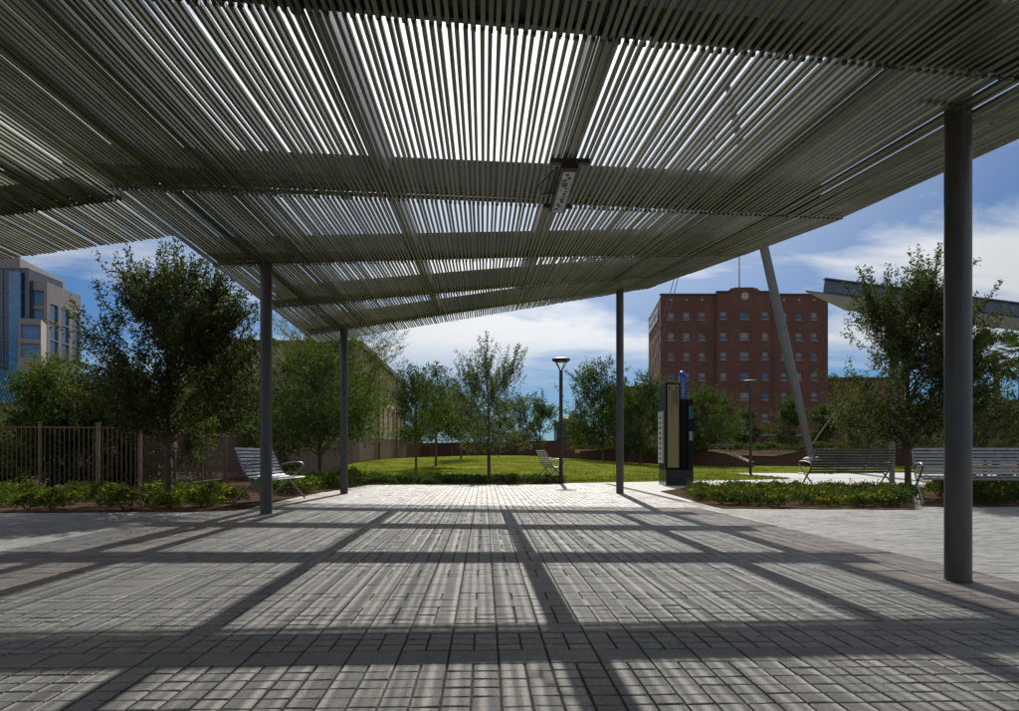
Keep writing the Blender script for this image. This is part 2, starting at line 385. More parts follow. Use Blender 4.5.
def leaves_mesh(name, pos, dirs, size, m, rnd=None, aspect=.5, jitter=.35):
    n=len(pos); pos=np.asarray(pos,float); d=np.asarray(dirs,float); d/=np.linalg.norm(d,axis=1,keepdims=True)+1e-9
    rv=rng.normal(size=(n,3)); s=np.cross(d,rv); s/=np.linalg.norm(s,axis=1,keepdims=True)+1e-9
    L=size*(1+jitter*rng.uniform(-1,1,size=(n,1))); Wd=L*aspect
    nn=np.cross(d,s)
    v=np.stack([pos, pos+d*L*.5+s*Wd*.5+nn*L*.06, pos+d*L, pos+d*L*.5-s*Wd*.5+nn*L*.06],axis=1).reshape(-1,3)
    me=bpy.data.meshes.new(name); me.vertices.add(4*n); me.vertices.foreach_set('co', v.astype(np.float32).ravel())
    me.loops.add(4*n); me.loops.foreach_set('vertex_index', np.arange(4*n,dtype=np.int32))
    me.polygons.add(n); me.polygons.foreach_set('loop_start', np.arange(0,4*n,4,dtype=np.int32))
    try: me.polygons.foreach_set('loop_total', np.full(n,4,dtype=np.int32))
    except Exception: pass
    me.materials.append(m); a=me.attributes.new('rnd','FLOAT','FACE')
    rr=rng.uniform(0,1,n) if rnd is None else rnd
    a.data.foreach_set('value', rr.astype(np.float32)); me.update(calc_edges=True); me.validate(); return me

# grass blades on the near part of the mound (uncountable)
n=26000; gy=22.4+(rng.uniform(0,1,n)**1.5)*24; gx=np.array([lawn_x0(v)+(lawn_x1(v)-lawn_x0(v))*q for v,q in zip(gy,rng.uniform(0.01,.99,n))])
gp=np.stack([gx,gy,[lz(a,b) for a,b in zip(gx,gy)]],axis=1); gd=np.stack([rng.normal(0,.45,n),rng.normal(0,.45,n),np.ones(n)],axis=1)
tag(link('grass', leaves_mesh('grass',gp,gd,.06,M['grass'],aspect=.22)), 'short bright green grass covering the low lawn mound', 'grass', kind='stuff')

# ------------------------------------------------------------------ main slatted canopy
XLc,XRc=-3.91,3.88
def zL(y): return 3.81-.0185*y-.10*(1-smooth(4.4,9,y))
def zR(y): return 2.25+.143*max(y,1.6)+.03*min(0,y-1.6)+.17*(1-smooth(4.4,9,y))
def zs(x,y): t=(x-XLc)/(XRc-XLc); return zL(y)*(1-t)+zR(y)*t
def slats(mb, zf, x0,x1,y0,y1,pitch=.050,wd=.0258,dp=.0245):
    n=int(round((x1-x0)/pitch))
    for i in range(n+1):
        x=x0+i*pitch+U(-.0075,.0075); 
        if i==0: x=x0
        w2=wd*U(.92,1.08)/2; P=[]
        r=random.random(); a=y0-.03*random.random(); b=y1+.03*random.random(); dzz=U(-.007,.007)
        for top in (0,1):
            for (sx,yv) in ((-1,a),(1,a),(1,b),(-1,b)):
                sl=(zf(x+.05,yv)-zf(x-.05,yv))/.1; nx_,nz_=-sl/math.hypot(1,sl),1/math.hypot(1,sl)
                tx,tz=nz_,-nx_
                px=x+sx*w2*tx+top*dp*nx_; pz=zf(x,yv)+sx*w2*tz+top*dp*nz_+dzz
                P.append((px,yv,pz))
        mb.hexa(P,r)
def purlin(mb, zf, x0,x1,y,pitch=.050):
    n=int((x1-x0)/.5)
    for i in range(n):
        a=x0+(x1-x0)*i/n; b=x0+(x1-x0)*(i+1)/n
        mb.bar((a,y,zf(a,y)+.052),(b,y,zf(b,y)+.052),.05,.03)
    k=int((x1-x0)/pitch)
    for i in range(k):
        x=x0+(i+.5)*pitch; z=zf(x,y)
        mb.box(x-.009,x+.009,y-.014,y+.014,z-.010,z+.05)
def cbeam(mb, zf, x0,x1,y,wd,z0,z1):
    n=int((x1-x0)/.6)
    for i in range(n):
        a=x0+(x1-x0)*i/n; b=x0+(x1-x0)*(i+1)/n; P=[]
        for dz in (z0,z1):
            for (xx,yv) in ((a,y-wd),(b,y-wd),(b,y),(a,y)): P.append((xx,yv,zf(xx,y-wd/2)+dz))
        mb.hexa(P)
can=thing('shade_canopy','large grey slatted metal canopy overhead on four round columns, twisting upward to the right','canopy',(0,0,0))
PY=[-7.4,-4.4,-1.4,1.6,4.42,8.1,11.2,14.15,16.95]; bounds=[-9.4]+PY+[17.9]  # canopy extended over unseen bays behind the camera to block sky light
for j in range(len(bounds)-1):
    m=MB(); slats(m,zs,XLc,XRc,bounds[j],bounds[j+1]); m.build('slat_panel',M['slat'],can)
for y in PY:
    m=MB(); purlin(m,zs,XLc-.02,XRc+.03,y); m.build('purlin',M['clip'],can)
    m=MB(); cbeam(m,zs,XLc+.12,XRc-.35,y-(.05 if y==8.1 else .02),.25,.07,.36); m.build('cross_beam',M['steel'],can)
for x in (-3.16,-2.6,-1.0,.75,2.37,3.1):
    wv=.13 if abs(x)<3 else .16
    for j in range(len(PY)-1):
        a,b=PY[j],PY[j+1]-.275; m=MB()
        m.hexa([(x-wv/2,a,zs(x,a)+.09),(x+wv/2,a,zs(x,a)+.09),(x+wv/2,b,zs(x,b)+.09),(x-wv/2,b,zs(x,b)+.09),
                (x-wv/2,a,zs(x,a)+.31),(x+wv/2,a,zs(x,a)+.31),(x+wv/2,b,zs(x,b)+.31),(x-wv/2,b,zs(x,b)+.31)])
        m.build('long_beam',M['steel'],can)
def column(x,y,ztop,parent,rad=.084):
    m=MB(); m.lathe([(rad,-.01),(rad,ztop)],40,(x,y)); c=m.build('column',M['column'],parent,True)
    m=MB(); m.lathe([(rad+.006,0.001),(rad+.006,.006),(rad+.001,.007)],40,(x,y)); m.build('base_collar',M['clip'],c,True)
    return c
for (x,y) in ((3.21,5.01),(-3.16,11.07),(-3.08,16.75),(3.03,16.75)):
    column(x,y,zs(x,y)+(.2 if y<6 else .10),can)
for dx_ in (-.13,.13):          # trimmer clips round the near right column
    m=MB(); purlin(m,zs,3.21+(-.36 if dx_<0 else .1),3.21+(-.1 if dx_<0 else .36),5.01+dx_); m.build('trimmer',M['clip'],can)

# second canopy to the left, its slats falling away
XW0,XW1=-9.2,-3.93
def zw(x,y): return zL(y)+.004-.15*(XW1-x)
can2=thing('shade_canopy','neighbouring grey slatted canopy cut off at the left edge, sloping down leftward','canopy',(0,0,0))
PW=[2.3,5.4,8.4]; bw=[-1.5]+PW+[9.72]
for j in range(len(bw)-1):
    m=MB(); slats(m,zw,XW0,XW1,bw[j],bw[j+1]); m.build('slat_panel',M['slat'],can2)
for y in PW:
    m=MB(); purlin(m,zw,XW0,XW1,y); m.build('purlin',M['clip'],can2)
    m=MB(); cbeam(m,zw,XW0+.1,XW1-.1,y-.02,.25,.07,.36); m.build('cross_beam',M['steel'],can2)
for x in (-8.4,-6.4,-4.5):
    for j in range(len(PW)-1):
        a,b=PW[j],PW[j+1]-.275; m=MB(); m.bar((x,a,zw(x,a)+.2),(x,b,zw(x,b)+.2),.14,.2); m.build('long_beam',M['steel'],can2)
for y in (2.2,8.28): column(-8.4,y,zw(-8.4,y)+.07,can2)
for (x,y) in ((3.21,-6.2),(-3.16,-6.2)): column(x,y,zs(x,y)+.1,can)

# light fixture under the canopy
fx,fy0,fy1=.75,6.55,7.75
fz=min(zs(fx,fy0),zs(fx,fy1))-.03
lf=thing('light_fixture','linear light fixture with glass lens hung under the slats of the main canopy','light',(fx,(fy0+fy1)/2,fz))
hl=(fy1-fy0)/2
m=MB(); m.box(-.075,.075,-hl,hl,-.05,.025); m.box(-.17,.17,-hl-.03,-hl+.03,-.012,.03); m.box(-.14,.14,hl-.05,hl,-.012,.03); m.build('housing',M['clip'],lf)
m=MB(); m.box(-.055,.055,-hl+.06,hl-.05,-.062,-.051); m.build('lens',M['lens'],lf)
m=MB()
for i in range(14):
    a=-hl+.1+i*(2*hl-.2)/14; m=MB(); x_=U(-.03,.03); m.box(x_-U(.008,.03),x_+U(.008,.025),a,a+U(.015,.06),-.0665,-.0625); m.build('lens_reflection',M['clip'],lf)  # dark blocks modelled on the lens in place of its cluttered reflections
m=MB(); m.tube([(-.08,.1,-.02),(-.2,.05,-.05),(-.24,-.15,-.03),(-.16,-.3,.0),(-.1,-.45,.02)],.008,6); m.build('cable',M['clip'],lf,True)

# third canopy far right
cz=[(806,291,19.5),(1075,325,19.5),(846,310,24.5),(1075,337,24.5)]
q=[Vector((*WX(px,Z),HZ(py,Z))) for px,py,Z in cz]; NL,NR,FL,FR=q
can3=thing('shade_canopy','pale slatted canopy with blue-grey steel beams behind the right-hand tree','canopy',(0,0,0))
def bil(s,t): return NL.lerp(NR,s).lerp(FL.lerp(FR,s),t)
m=MB(); ns=150
for i in range(ns+1):
    a,b=bil(i/ns,0),bil(i/ns,1); m.bar(a,b,.030,.036,r=random.random())
m.build('slat_panel',M['paleslat'],can3)
for (t,s0,h) in ((.04,.06,.34),(.5,.05,.3),(.95,.06,.18)):
    a,b=bil(s0,t),bil(1,t); up=Vector((0,0,.05+h/2)); m=MB()
    m.bar(a+up,b+up,.03,h); m.bar(a+up+Vector((0,0,h/2)),b+up+Vector((0,0,h/2)),.18,.03); m.bar(a+up-Vector((0,0,h/2)),b+up-Vector((0,0,h/2)),.18,.03)
    m.build('cross_beam',M['bluesteel'],can3)
for s_ in (.12,.42,.72):
    a,b=bil(s_,.07),bil(s_,.93); m=MB(); m.bar(a+Vector((0,0,.2)),b+Vector((0,0,.2)),.12,.22); m.build('long_beam',M['bluesteel'],can3)
cx_,cy_=WX(892,22.9); column(cx_,cy_,4.95,can3,.08)
cx_,cy_=WX(1068,22.9); column(cx_,cy_,4.45,can3,.08)

# ------------------------------------------------------------------ buildings
def facade(mb, O, Ud, W_, H_, ops, depth, base=0):
    O=Vector(O); Ud=Vector(Ud).normalized(); inn=Vector((-Ud.y,Ud.x,0)); Zv=Vector((0,0,1))
    xs=sorted({0,W_}|{o[0] for o in ops}|{o[1] for o in ops}); zs_=sorted({base,H_}|{o[2] for o in ops}|{o[3] for o in ops})
    for i in range(len(xs)-1):
        for j in range(len(zs_)-1):
            mx,mz=(xs[i]+xs[i+1])/2,(zs_[j]+zs_[j+1])/2
            if any(o[0]<mx<o[1] and o[2]<mz<o[3] for o in ops): continue
            mb.face([O+Ud*xs[i]+Zv*zs_[j],O+Ud*xs[i+1]+Zv*zs_[j],O+Ud*xs[i+1]+Zv*zs_[j+1],O+Ud*xs[i]+Zv*zs_[j+1]])
    for (a,b,c,d) in ops:
        p=[O+Ud*a+Zv*c,O+Ud*b+Zv*c,O+Ud*b+Zv*d,O+Ud*a+Zv*d]; q=[v+inn*depth for v in p]
        for k in range(4): mb.face([p[k],p[(k+1)%4],q[(k+1)%4],q[k]])
def window(parent, O, Ud, op, depth, pane, frame='winframe', sash=True, sill=True, blind=0):
    O=Vector(O); Ud=Vector(Ud).normalized(); inn=Vector((-Ud.y,Ud.x,0)); Zv=Vector((0,0,1)); a,b,c,d=op
    def bx(mb,u0,u1,z0,z1,d0,d1):
        P=[O+Ud*u+inn*dd+Zv*z for z in (z0,z1) for (u,dd) in ((u0,d0),(u1,d0),(u1,d1),(u0,d1))]; mb.hexa(P)
    m=MB(); t=.07; dd=depth-.06
    bx(m,a,a+t,c,d,dd,depth); bx(m,b-t,b,c,d,dd,depth); bx(m,a+t,b-t,c,c+t,dd,depth); bx(m,a+t,b-t,d-t,d,dd,depth)
    if sash: bx(m,a+t,b-t,(c+d)/2-.03,(c+d)/2+.03,dd,depth)
    if sill: bx(m,a-.08,b+.08,c-.12,c-.001,-.08,depth)
    f=m.build('window',M[frame],parent)
    m=MB(); m.face([O+Ud*u+inn*(depth-.02)+Zv*z for (u,z) in ((a+t,c+t),(b-t,c+t),(b-t,d-t),(a+t,d-t))]); m.build('pane',M[pane],f)
    if blind:
        m=MB(); bx(m,a+t,b-t,d-t-(d-c)*blind,d-t,depth-.035,depth-.028); m.build('blind',M['blind'],f)

# red brick hotel
ZH=121.0; c,s=math.cos(YAW),math.sin(YAW); Uf=Vector((c,-s,0)); Inn=Vector((s,c,0))
def HP(px): return Vector((*WX(px,ZH),0))
gz=.6; O0=HP(660.5); k=ZH/F
def hh(py): return HZ(py,ZH)
hotel=thing('brick_hotel','tall red brick hotel block with rows of small windows and a stepped parapet','building',(0,0,0))
rows_py=[315.8,336.3,356,376.2,396,417]
segs=[(660.5,716,295.0,0.0,[671,686.5,702]),(716,770,293.0,-.5,[722.6,743.6,764.3]),(770,828,295.0,0.0,[784,799,814.3])]
wall=MB(); winspec=[]
for (a,b,top,off,cols) in segs:
    O=HP(a)+Inn*off; W_=(b-a)*k; ops=[]
    for cpx in cols:
        for r_,py in enumerate(rows_py):
            hw=.52 if cpx!=743.6 else .75
            u=(cpx-a)*k; z=hh(py); op=(u-hw,u+hw,z-.66,z+.66); ops.append(op); winspec.append((O,op,random.choice((0,0,.45,.45,.7))))
        if cpx==743.6: ops.append(((cpx-a)*k-1.6,(cpx-a)*k+1.6,.4,3.2)); 
        else: ops.append(((cpx-a)*k-.7,(cpx-a)*k+.7,1.6,3.4)); winspec.append((O,ops[-1],0))
    facade(wall,O,Uf,W_,hh(top),ops,.28)
    if off: 
        for e in (0,W_): wall.face([O+Uf*e,O+Uf*e-Inn*off,O+Uf*e-Inn*off+Vector((0,0,hh(top))),O+Uf*e+Vector((0,0,hh(top)))])
# left side face, body and roof
DL=20.0; side_dir=(Vector((*WX(648.5,ZH+DL),0))-O0); DLn=side_dir.length; Us=-side_dir.normalized(); Os=O0+side_dir
sops=[]; 
for cu in (.15,.38,.62,.85):
    for py in rows_py: z=hh(py); sops.append((DLn*cu-.5,DLn*cu+.5,z-.66,z+.66))
facade(wall,Os,Us,DLn,hh(297),sops,.28)
for op in sops: winspec.append((Os,op,0))
P1=HP(828); P2=P1+side_dir
wall.face([P1,P2,P2+Vector((0,0,hh(295))),P1+Vector((0,0,hh(295)))]); wall.face([P2,Os,Os+Vector((0,0,hh(295))),P2+Vector((0,0,hh(295)))])
wo=wall.build('wall',M['brick'],hotel)
for (O,op,bl) in winspec: window(hotel,O,(Us if O is Os else Uf),op,.26,'winglass',blind=bl)
m=MB(); zt=Vector((0,0,hh(297)-.4)); m.face([O0+zt,P1+zt,P2+zt,Os+zt]); m.build('roof',M['roof'],hotel)
m=MB()      # stepped pediment
def slab(mb,a,b,z0,z1,off,th):
    A=HP(a)+Inn*off; B=HP(b)+Inn*off; P=[]
    for z in (z0,z1):
        for q_ in (A,B,B+Inn*th,A+Inn*th): P.append(q_+Vector((0,0,z)))
    mb.hexa(P)
slab(m,730,757,hh(293)+.0,hh(288.8),-.5,.5); slab(m,728,759,hh(293)+.001,hh(290.6),-.48,.45); slab(m,734,753,hh(288.8),hh(288.0),-.5,.5)
m.build('pediment',M['brick'],hotel)
m=MB()
for (a,b,top,off) in ((660,716,295,-.12),(715.5,729,293,-.62),(758,770.5,293,-.62),(770,828.4,295,-.12)): slab(m,a,b,hh(top)+.002,hh(top)+.22,off,.6)
m.build('coping',M['roof'],hotel)
m=MB(); cc=HP(744)-Inn*.55; ring=[]
for i in range(24):
    a=2*math.pi*i/24; ring.append(cc+Uf*math.cos(a)*.62+Vector((0,0,hh(296.8)+math.sin(a)*.62)))
m.face(ring); m.face([p+Inn*.04 for p in ring])
for i in range(24): m.face([ring[i],ring[(i+1)%24],ring[(i+1)%24]+Inn*.04,ring[i]+Inn*.04])
m.build('medallion',M['trim'],hotel)
m=MB()
for px in (671,686.5,702,784,799,814.3):
    cc=HP(px)-Inn*.03; slab(m,px-.9,px+.9,hh(300.8),hh(298.9),-.05,.04)
m.build('ornament',M['trim'],hotel)
fp=MB(); a=HP(741.2)+Inn*1.0+Vector((0,0,hh(296))); fp.tube([a,a+Vector((0,0,9.5))],[.10,.05],8); fp.build('flagpole',M['lamp'],hotel,True)
m=MB(); e=Vector((Us.y,-Us.x,0)); A=Os+Us*(DLn*.05)+e*.1; B=Os+Us*(DLn*.82)+e*.1; P=[]
for z in (hh(316),hh(303)):
    for q_ in (A,B,B-e*.09,A-e*.09): P.append(q_+Vector((0,0,z)))
m.hexa(P); sg=m.build('wall_sign',M['signwhite'],hotel)
m=MB()
for (f0,f1,z0,z1) in ((.12,.3,311,307),(.36,.42,313,306),(.5,.66,312,306),(.7,.76,311,307)):
    A_=Os+Us*(DLn*f0)+e*.12; B_=Os+Us*(DLn*f1)+e*.12; m.face([A_+Vector((0,0,hh(z0))),B_+Vector((0,0,hh(z0))),B_+Vector((0,0,hh(z1))),A_+Vector((0,0,hh(z1)))])
m.build('lettering',M['ink'],sg)
m=MB(); u=(743.6-716)*k; O=HP(716)+Inn*(-.5+.24)
m.face([O+Uf*(u-1.6)+Vector((0,0,.4)),O+Uf*(u+1.6)+Vector((0,0,.4)),O+Uf*(u+1.6)+Vector((0,0,3.2)),O+Uf*(u-1.6)+Vector((0,0,3.2))])
dr=m.build('entrance_door',M['darkglass'],hotel)
m=MB()
for i in range(5):
    uu=u-1.5+i*.75; m.bar(O-Inn*.04+Uf*uu+Vector((0,0,.4)),O-Inn*.04+Uf*uu+Vector((0,0,3.2)),.1,.1)
m.build('door_frame',M['trim'],dr)
m=MB(); slab(m,716,770,3.9,4.3,-.7,.25); slab(m,661,715.5,3.9,4.15,-.1,.1); slab(m,770.5,827.5,3.9,4.15,-.1,.1); m.build('string_course',M['trim'],hotel)

def simple_building(name,label,px0,px1,pytop,Z,depth,wallm,roofm,wins=(),cat='building',zb=0):
    a=Vector((*WX(px0,Z),0)); b=Vector((*WX(px1,Z),0)); top=HZ(pytop,Z); d=(b-a); L=d.length; U_=d.normalized(); inn=Vector((-U_.y,U_.x,0))
    t=thing(name,label,cat,(0,0,0)); m=MB(); ops=[o for o in wins]
    facade(m,a,U_,L,top,ops,.2)
    c_,d_=a+inn*depth,b+inn*depth; zt=Vector((0,0,top))
    m.face([b,d_,d_+zt,b+zt]); m.face([d_,c_,c_+zt,d_+zt]); m.face([c_,a,a+zt,c_+zt]); m.build('wall',M[wallm],t)
    m=MB(); m.hexa([p+Vector((0,0,z)) for z in (top+.002,top+.3) for p in (a-U_*.2-inn*.2,b+U_*.2-inn*.2,d_+U_*.2+inn*.2,c_-U_*.2+inn*.2)]); m.build('roof',M[roofm],t)
    for o in ops: window(t,a,U_,o,.18,'darkglass')
    return t
simple_building('brick_annex','low red brick annex at the foot of the hotel, right side',827,905,379,128,15,'brick','roof',[(3,4.2,8,9.5),(6,7.2,8,9.5),(9,10.2,8,9.5),(3,4.2,4,5.5),(6,7.2,4,5.5),(9,10.2,4,5.5)])
simple_building('brick_building','low red brick building left of the hotel behind the park trees',615,650,388,125,12,'brick','roof',[(1,2,6,7.3),(3,4,6,7.3)])
simple_building('brick_house','small red brick house at the far right edge behind the dark trees',960,1080,402,85,14,'brick_dark','roof',[(1.5,2.7,3.4,4.8),(4,5.2,3.4,4.8),(6.6,7.8,3.4,4.8),(1.5,2.7,1,2.3),(9,10,3.4,4.8)])
t=simple_building('pavilion','small dark pavilion with a pitched roof and pole beyond the lawn',557,584,424,88,6,'lamp','roof')
m=MB(); a=Vector((*WX(566,87.5),0)); b=Vector((*WX(582,87.5),0)); z0=HZ(422,88); z1=HZ(414,88)
mid=(a+b)/2; m.face([a+Vector((0,0,z0)),b+Vector((0,0,z0)),mid+Vector((.4,0,z1)),mid+Vector((-.4,0,z1))]); f_=Vector((0,6,0))
m.face([a+Vector((0,0,z0)),mid+Vector((-.4,0,z1)),mid+Vector((-.4,6,z1)),a+f_+Vector((0,0,z0))]); m.face([b+Vector((0,0,z0)),b+f_+Vector((0,0,z0)),mid+Vector((.4,6,z1)),mid+Vector((.4,0,z1))])
m.face([mid+Vector((-.4,0,z1)),mid+Vector((.4,0,z1)),mid+Vector((.4,6,z1)),mid+Vector((-.4,6,z1))]); m.build('pitched_roof',M['trim'],t)
m=MB(); p=Vector((*WX(576,87),0)); m.tube([p+Vector((0,0,z0)),p+Vector((0,0,HZ(400,88)))],.09,6); m.build('pole',M['cable'],t)

# tan brick building behind the left trees: side wall runs along the paving axis
tb=thing('tan_building','tan brick building with arched windows behind the trees on the left','building',(0,0,0))
xw=-7.55; y0,y1=46.,74.; top=7.4; ops=[]; m=MB()
for i in range(9): u=1.4+i*3.0; ops.append((u,u+1.1,2.6,4.4))
O=Vector((xw,y0,0)); Ud=Vector((0,1,0)); facade(m,O,Ud,y1-y0,top,ops,.25)
O2=Vector((xw-10.5,y0,0)); ops2=[(1.5+i*3,2.7+i*3,2.6,4.4) for i in range(3)]; facade(m,O2,Vector((1,0,0)),10.5,top,ops2,.25)
m.face([(xw-10.5,y0,0),(xw-10.5,y1,0),(xw-10.5,y1,top),(xw-10.5,y0,top)]); m.face([(xw-10.5,y1,0),(xw,y1,0),(xw,y1,top),(xw-10.5,y1,top)]); m.build('wall',M['tan_brick'],tb)
for o in ops: window(tb,O,Ud,o,.23,'darkglass')
for o in ops2: window(tb,O2,Vector((1,0,0)),o,.23,'darkglass')
m=MB()
for (O_,U_,oo) in ((O,Ud,ops),(O2,Vector((1,0,0)),ops2)):
    for o in oo:
        m=MB(); pts=[O_+U_*((o[0]+o[1])/2+math.cos(a)*.68)+Vector((U_.y*.02,-U_.x*.02,o[3]+math.sin(a)*.35)) for a in np.linspace(0,math.pi,7)]; m.tube(pts,.06,5); m.build('window_arch',M['trim'],tb)
m=MB(); m.box(xw-10.7,xw+.2,y0-.2,y1+.2,top+.002,top+.35); m.build('roof',M['roof'],tb)
m=MB(); m.tube([(xw+.08,54,0),(xw+.08,54,top)],.07,8); m.tube([(xw+.08,65,0),(xw+.08,65,top)],.07,8); m.build('downpipe',M['fence'],tb)

# office tower on the left
tw=thing('office_tower','pinkish office tower with blue windows and a stepped outline at the left','building',(0,0,0))
def towerblock(pxa,Za,pxb,Zb,pytop,pya,cols,rowz,wname,ww,wh,backd=14):
    a=Vector((*WX(pxa,Za),0)); b=Vector((*WX(pxb,Zb),0)); d=b-a; L=d.length; U_=d.normalized(); inn=Vector((-U_.y,U_.x,0)); top=HZ(pytop,Za)
    ops=[]
    for cu in cols:
        for z in rowz: 
            if z+wh/2<top-.5: ops.append((cu*L-ww/2,cu*L+ww/2,z-wh/2,z+wh/2))
    m=MB(); facade(m,a,U_,L,top,ops,.3); c_,d_=a+inn*backd,b+inn*backd; zt=Vector((0,0,top))
    for (p,q_) in ((b,d_),(d_,c_),(c_,a)): m.face([p,q_,q_+zt,p+zt])
    m.face([a+zt,b+zt,d_+zt,c_+zt]); m.build('wall',M[wname],tw)
    for o in ops: window(tw,a,U_,o,.28,'blueglass','darkglass',sash=False,sill=False)
zr=[HZ(v,100) for v in (278,297,316,335,352)]
towerblock(20,104,65,118,258,262,(.42,.68,.92),[HZ(273,107),HZ(291,107),HZ(308,107)],'pinkstone',2.3,2.1)
towerblock(28,100,47,101,280,281,(.45,),zr,'pinkstone',1.6,2.0,8)
towerblock(47,101,81,110,282,285,(.2,.52,.85),[HZ(v,104) for v in (294,315,333,351)],'pinkstone',2.1,2.3,10)
towerblock(18,96,41,97,318,318,(.55,),[HZ(331,96),HZ(350,96)],'pinkstone',2.1,1.8,5)
a=Vector((*WX(-40,99),0)); b=Vector((*WX(27.5,99),0)); top=HZ(268,99); m=MB(); m.box(a.x,b.x,a.y,a.y+8,0,top); m.build('glass_curtain_wall',M['darkglass'],tw)
m=MB()
for i in range(9): x=a.x+(b.x-a.x)*i/8; m.box(x-.06,x+.06,a.y-.1,a.y-.01,0,top)
for i in range(9): z=top*i/8; m.box(a.x,b.x,a.y-.14,a.y-.105,z-.05,z+.05)
m.build('mullion',M['bluesteel'],tw)
m=MB(); x=WX(11,98)[0]; m.box(x-.75,x+.75,a.y-.5,a.y-.15,0,top-.5); m.build('glass_fin',M['blueglass'],tw)
# blue metal shed
sh=thing('metal_shed','low shed with a bright blue ribbed metal roof at the left edge','building',(0,0,0))
a=Vector((*WX(-120,31),0)); b=Vector((*WX(80,34),0)); m=MB(); zt=HZ(366,32); zb_=HZ(402,32)
m.hexa([p+Vector((0,0,z)) for z in (0,zb_) for p in (a+Vector((.2,.3,0)),b+Vector((-.2,.3,0)),b+Vector((-.2,6,0)),a+Vector((.2,6,0)))]); m.build('wall',M['pinkstone'],sh)
m=MB(); n_=60
m.hexa([a+Vector((0,0,zb_+.01)),b+Vector((0,0,zb_+.01)),b+Vector((0,6,zb_+.01)),a+Vector((0,6,zb_+.01)),a+Vector((0,1.2,zt)),b+Vector((0,1.2,zt)),b+Vector((0,6,zt+.3)),a+Vector((0,6,zt+.3))])
for i in range(n_):
    p=a.lerp(b,i/n_); m.bar(p+Vector((0,-.02,zb_)),p+Vector((0,1.19,zt)),.05,.06)
m.build('ribbed_roof',M['blueroof'],sh)

# ------------------------------------------------------------------ walls
def wall_line(name,label,pts,zt,th,matn,cat='wall'):
    t=thing(name,label,cat,(0,0,0)); m=MB()
    cp=MB()
    for i in range(len(pts)-1):
        (xa,ya,ha),(xb,yb,hb)=pts[i],pts[i+1]; d=Vector((xb-xa,yb-ya,0)).normalized(); nrm=Vector((-d.y,d.x,0))*th
        ga,gb=ground_z(xa,ya)-.1,ground_z(xb,yb)-.1; A=Vector((xa,ya,0)); B=Vector((xb,yb,0))
        m.hexa([A+Vector((0,0,ga)),B+Vector((0,0,gb)),B+nrm+Vector((0,0,gb)),A+nrm+Vector((0,0,ga)),A+Vector((0,0,ha)),B+Vector((0,0,hb)),B+nrm+Vector((0,0,hb)),A+nrm+Vector((0,0,ha))])
        e_=-nrm*.15
        cp.hexa([A+e_+Vector((0,0,ha+.002)),B+e_+Vector((0,0,hb+.002)),B-e_+nrm+Vector((0,0,hb+.002)),A-e_+nrm+Vector((0,0,ha+.002)),A+e_+Vector((0,0,ha+.07)),B+e_+Vector((0,0,hb+.07)),B-e_+nrm+Vector((0,0,hb+.07)),A-e_+nrm+Vector((0,0,ha+.07))])
    m.build('wall',M[matn],t); cp.build('coping',M[matn],t); return t
def wp(px,Z,py): x,y=WX(px,Z); return (x,y,HZ(py,Z))
wall_line('retaining_wall','curving dark red brick retaining wall at the back of the lawn, left of the mast',[wp(580,52,452),wp(640,50,448.5),wp(690,47,449),wp(728,44,455),wp(748,42,463)],0,.35,'brick_dark')
wall_line('retaining_wall','dark red brick retaining wall below the leaning mast, behind the bench',[wp(742,46,456),wp(775,45,457),wp(806,44,451),wp(838,44,449.5),wp(930,46,449)],0,.35,'brick_dark')
wall_line('retaining_wall','upper brown planter wall in front of the hotel entrance',[wp(690,60,447),wp(760,60,446),wp(845,60,445),wp(960,62,446)],0,.35,'brick_dark')
wall_line('boundary_wall','long low red brick wall beyond the lawn, left of the street lamp',[wp(395,80,444),wp(470,82,443),wp(560,84,441)],0,.3,'brick_dark')
wall_line('boundary_wall','low brick wall beyond the lawn between lamp and hotel trees',[wp(562,86,440),wp(640,88,441),wp(700,90,442)],0,.3,'brick_dark')
wall_line('block_wall','tan concrete block wall end behind the left canopy columns',[wp(300,28,450),wp(345,28.5,447)],0,.25,'blockwall')
# planted slope behind the retaining walls
m=MB()
TA=[(575,52.5,453),(640,50.5,449.5),(690,47.5,450),(725,44.6,455),(745,46.5,458),(775,45.5,458),(806,44.5,452.5),(838,44.5,451),(935,46.5,450.5)]
TB=[(575,59.5),(640,59.6),(690,59.7),(725,59.7),(745,59.8),(775,59.8),(806,59.8),(838,59.8),(935,61)]
for i in range(len(TA)-1):
    p=[(*WX(q_[0],q_[1]),HZ(q_[2],q_[1])) for q_ in (TA[i],TA[i+1])]; b_=[(*WX(q_[0],q_[1]),HZ(449.5,q_[1])) for q_ in (TB[i+1],TB[i])]
    m.face(p+b_)
tag(m.build('terrace', M['soil']), kind='structure')

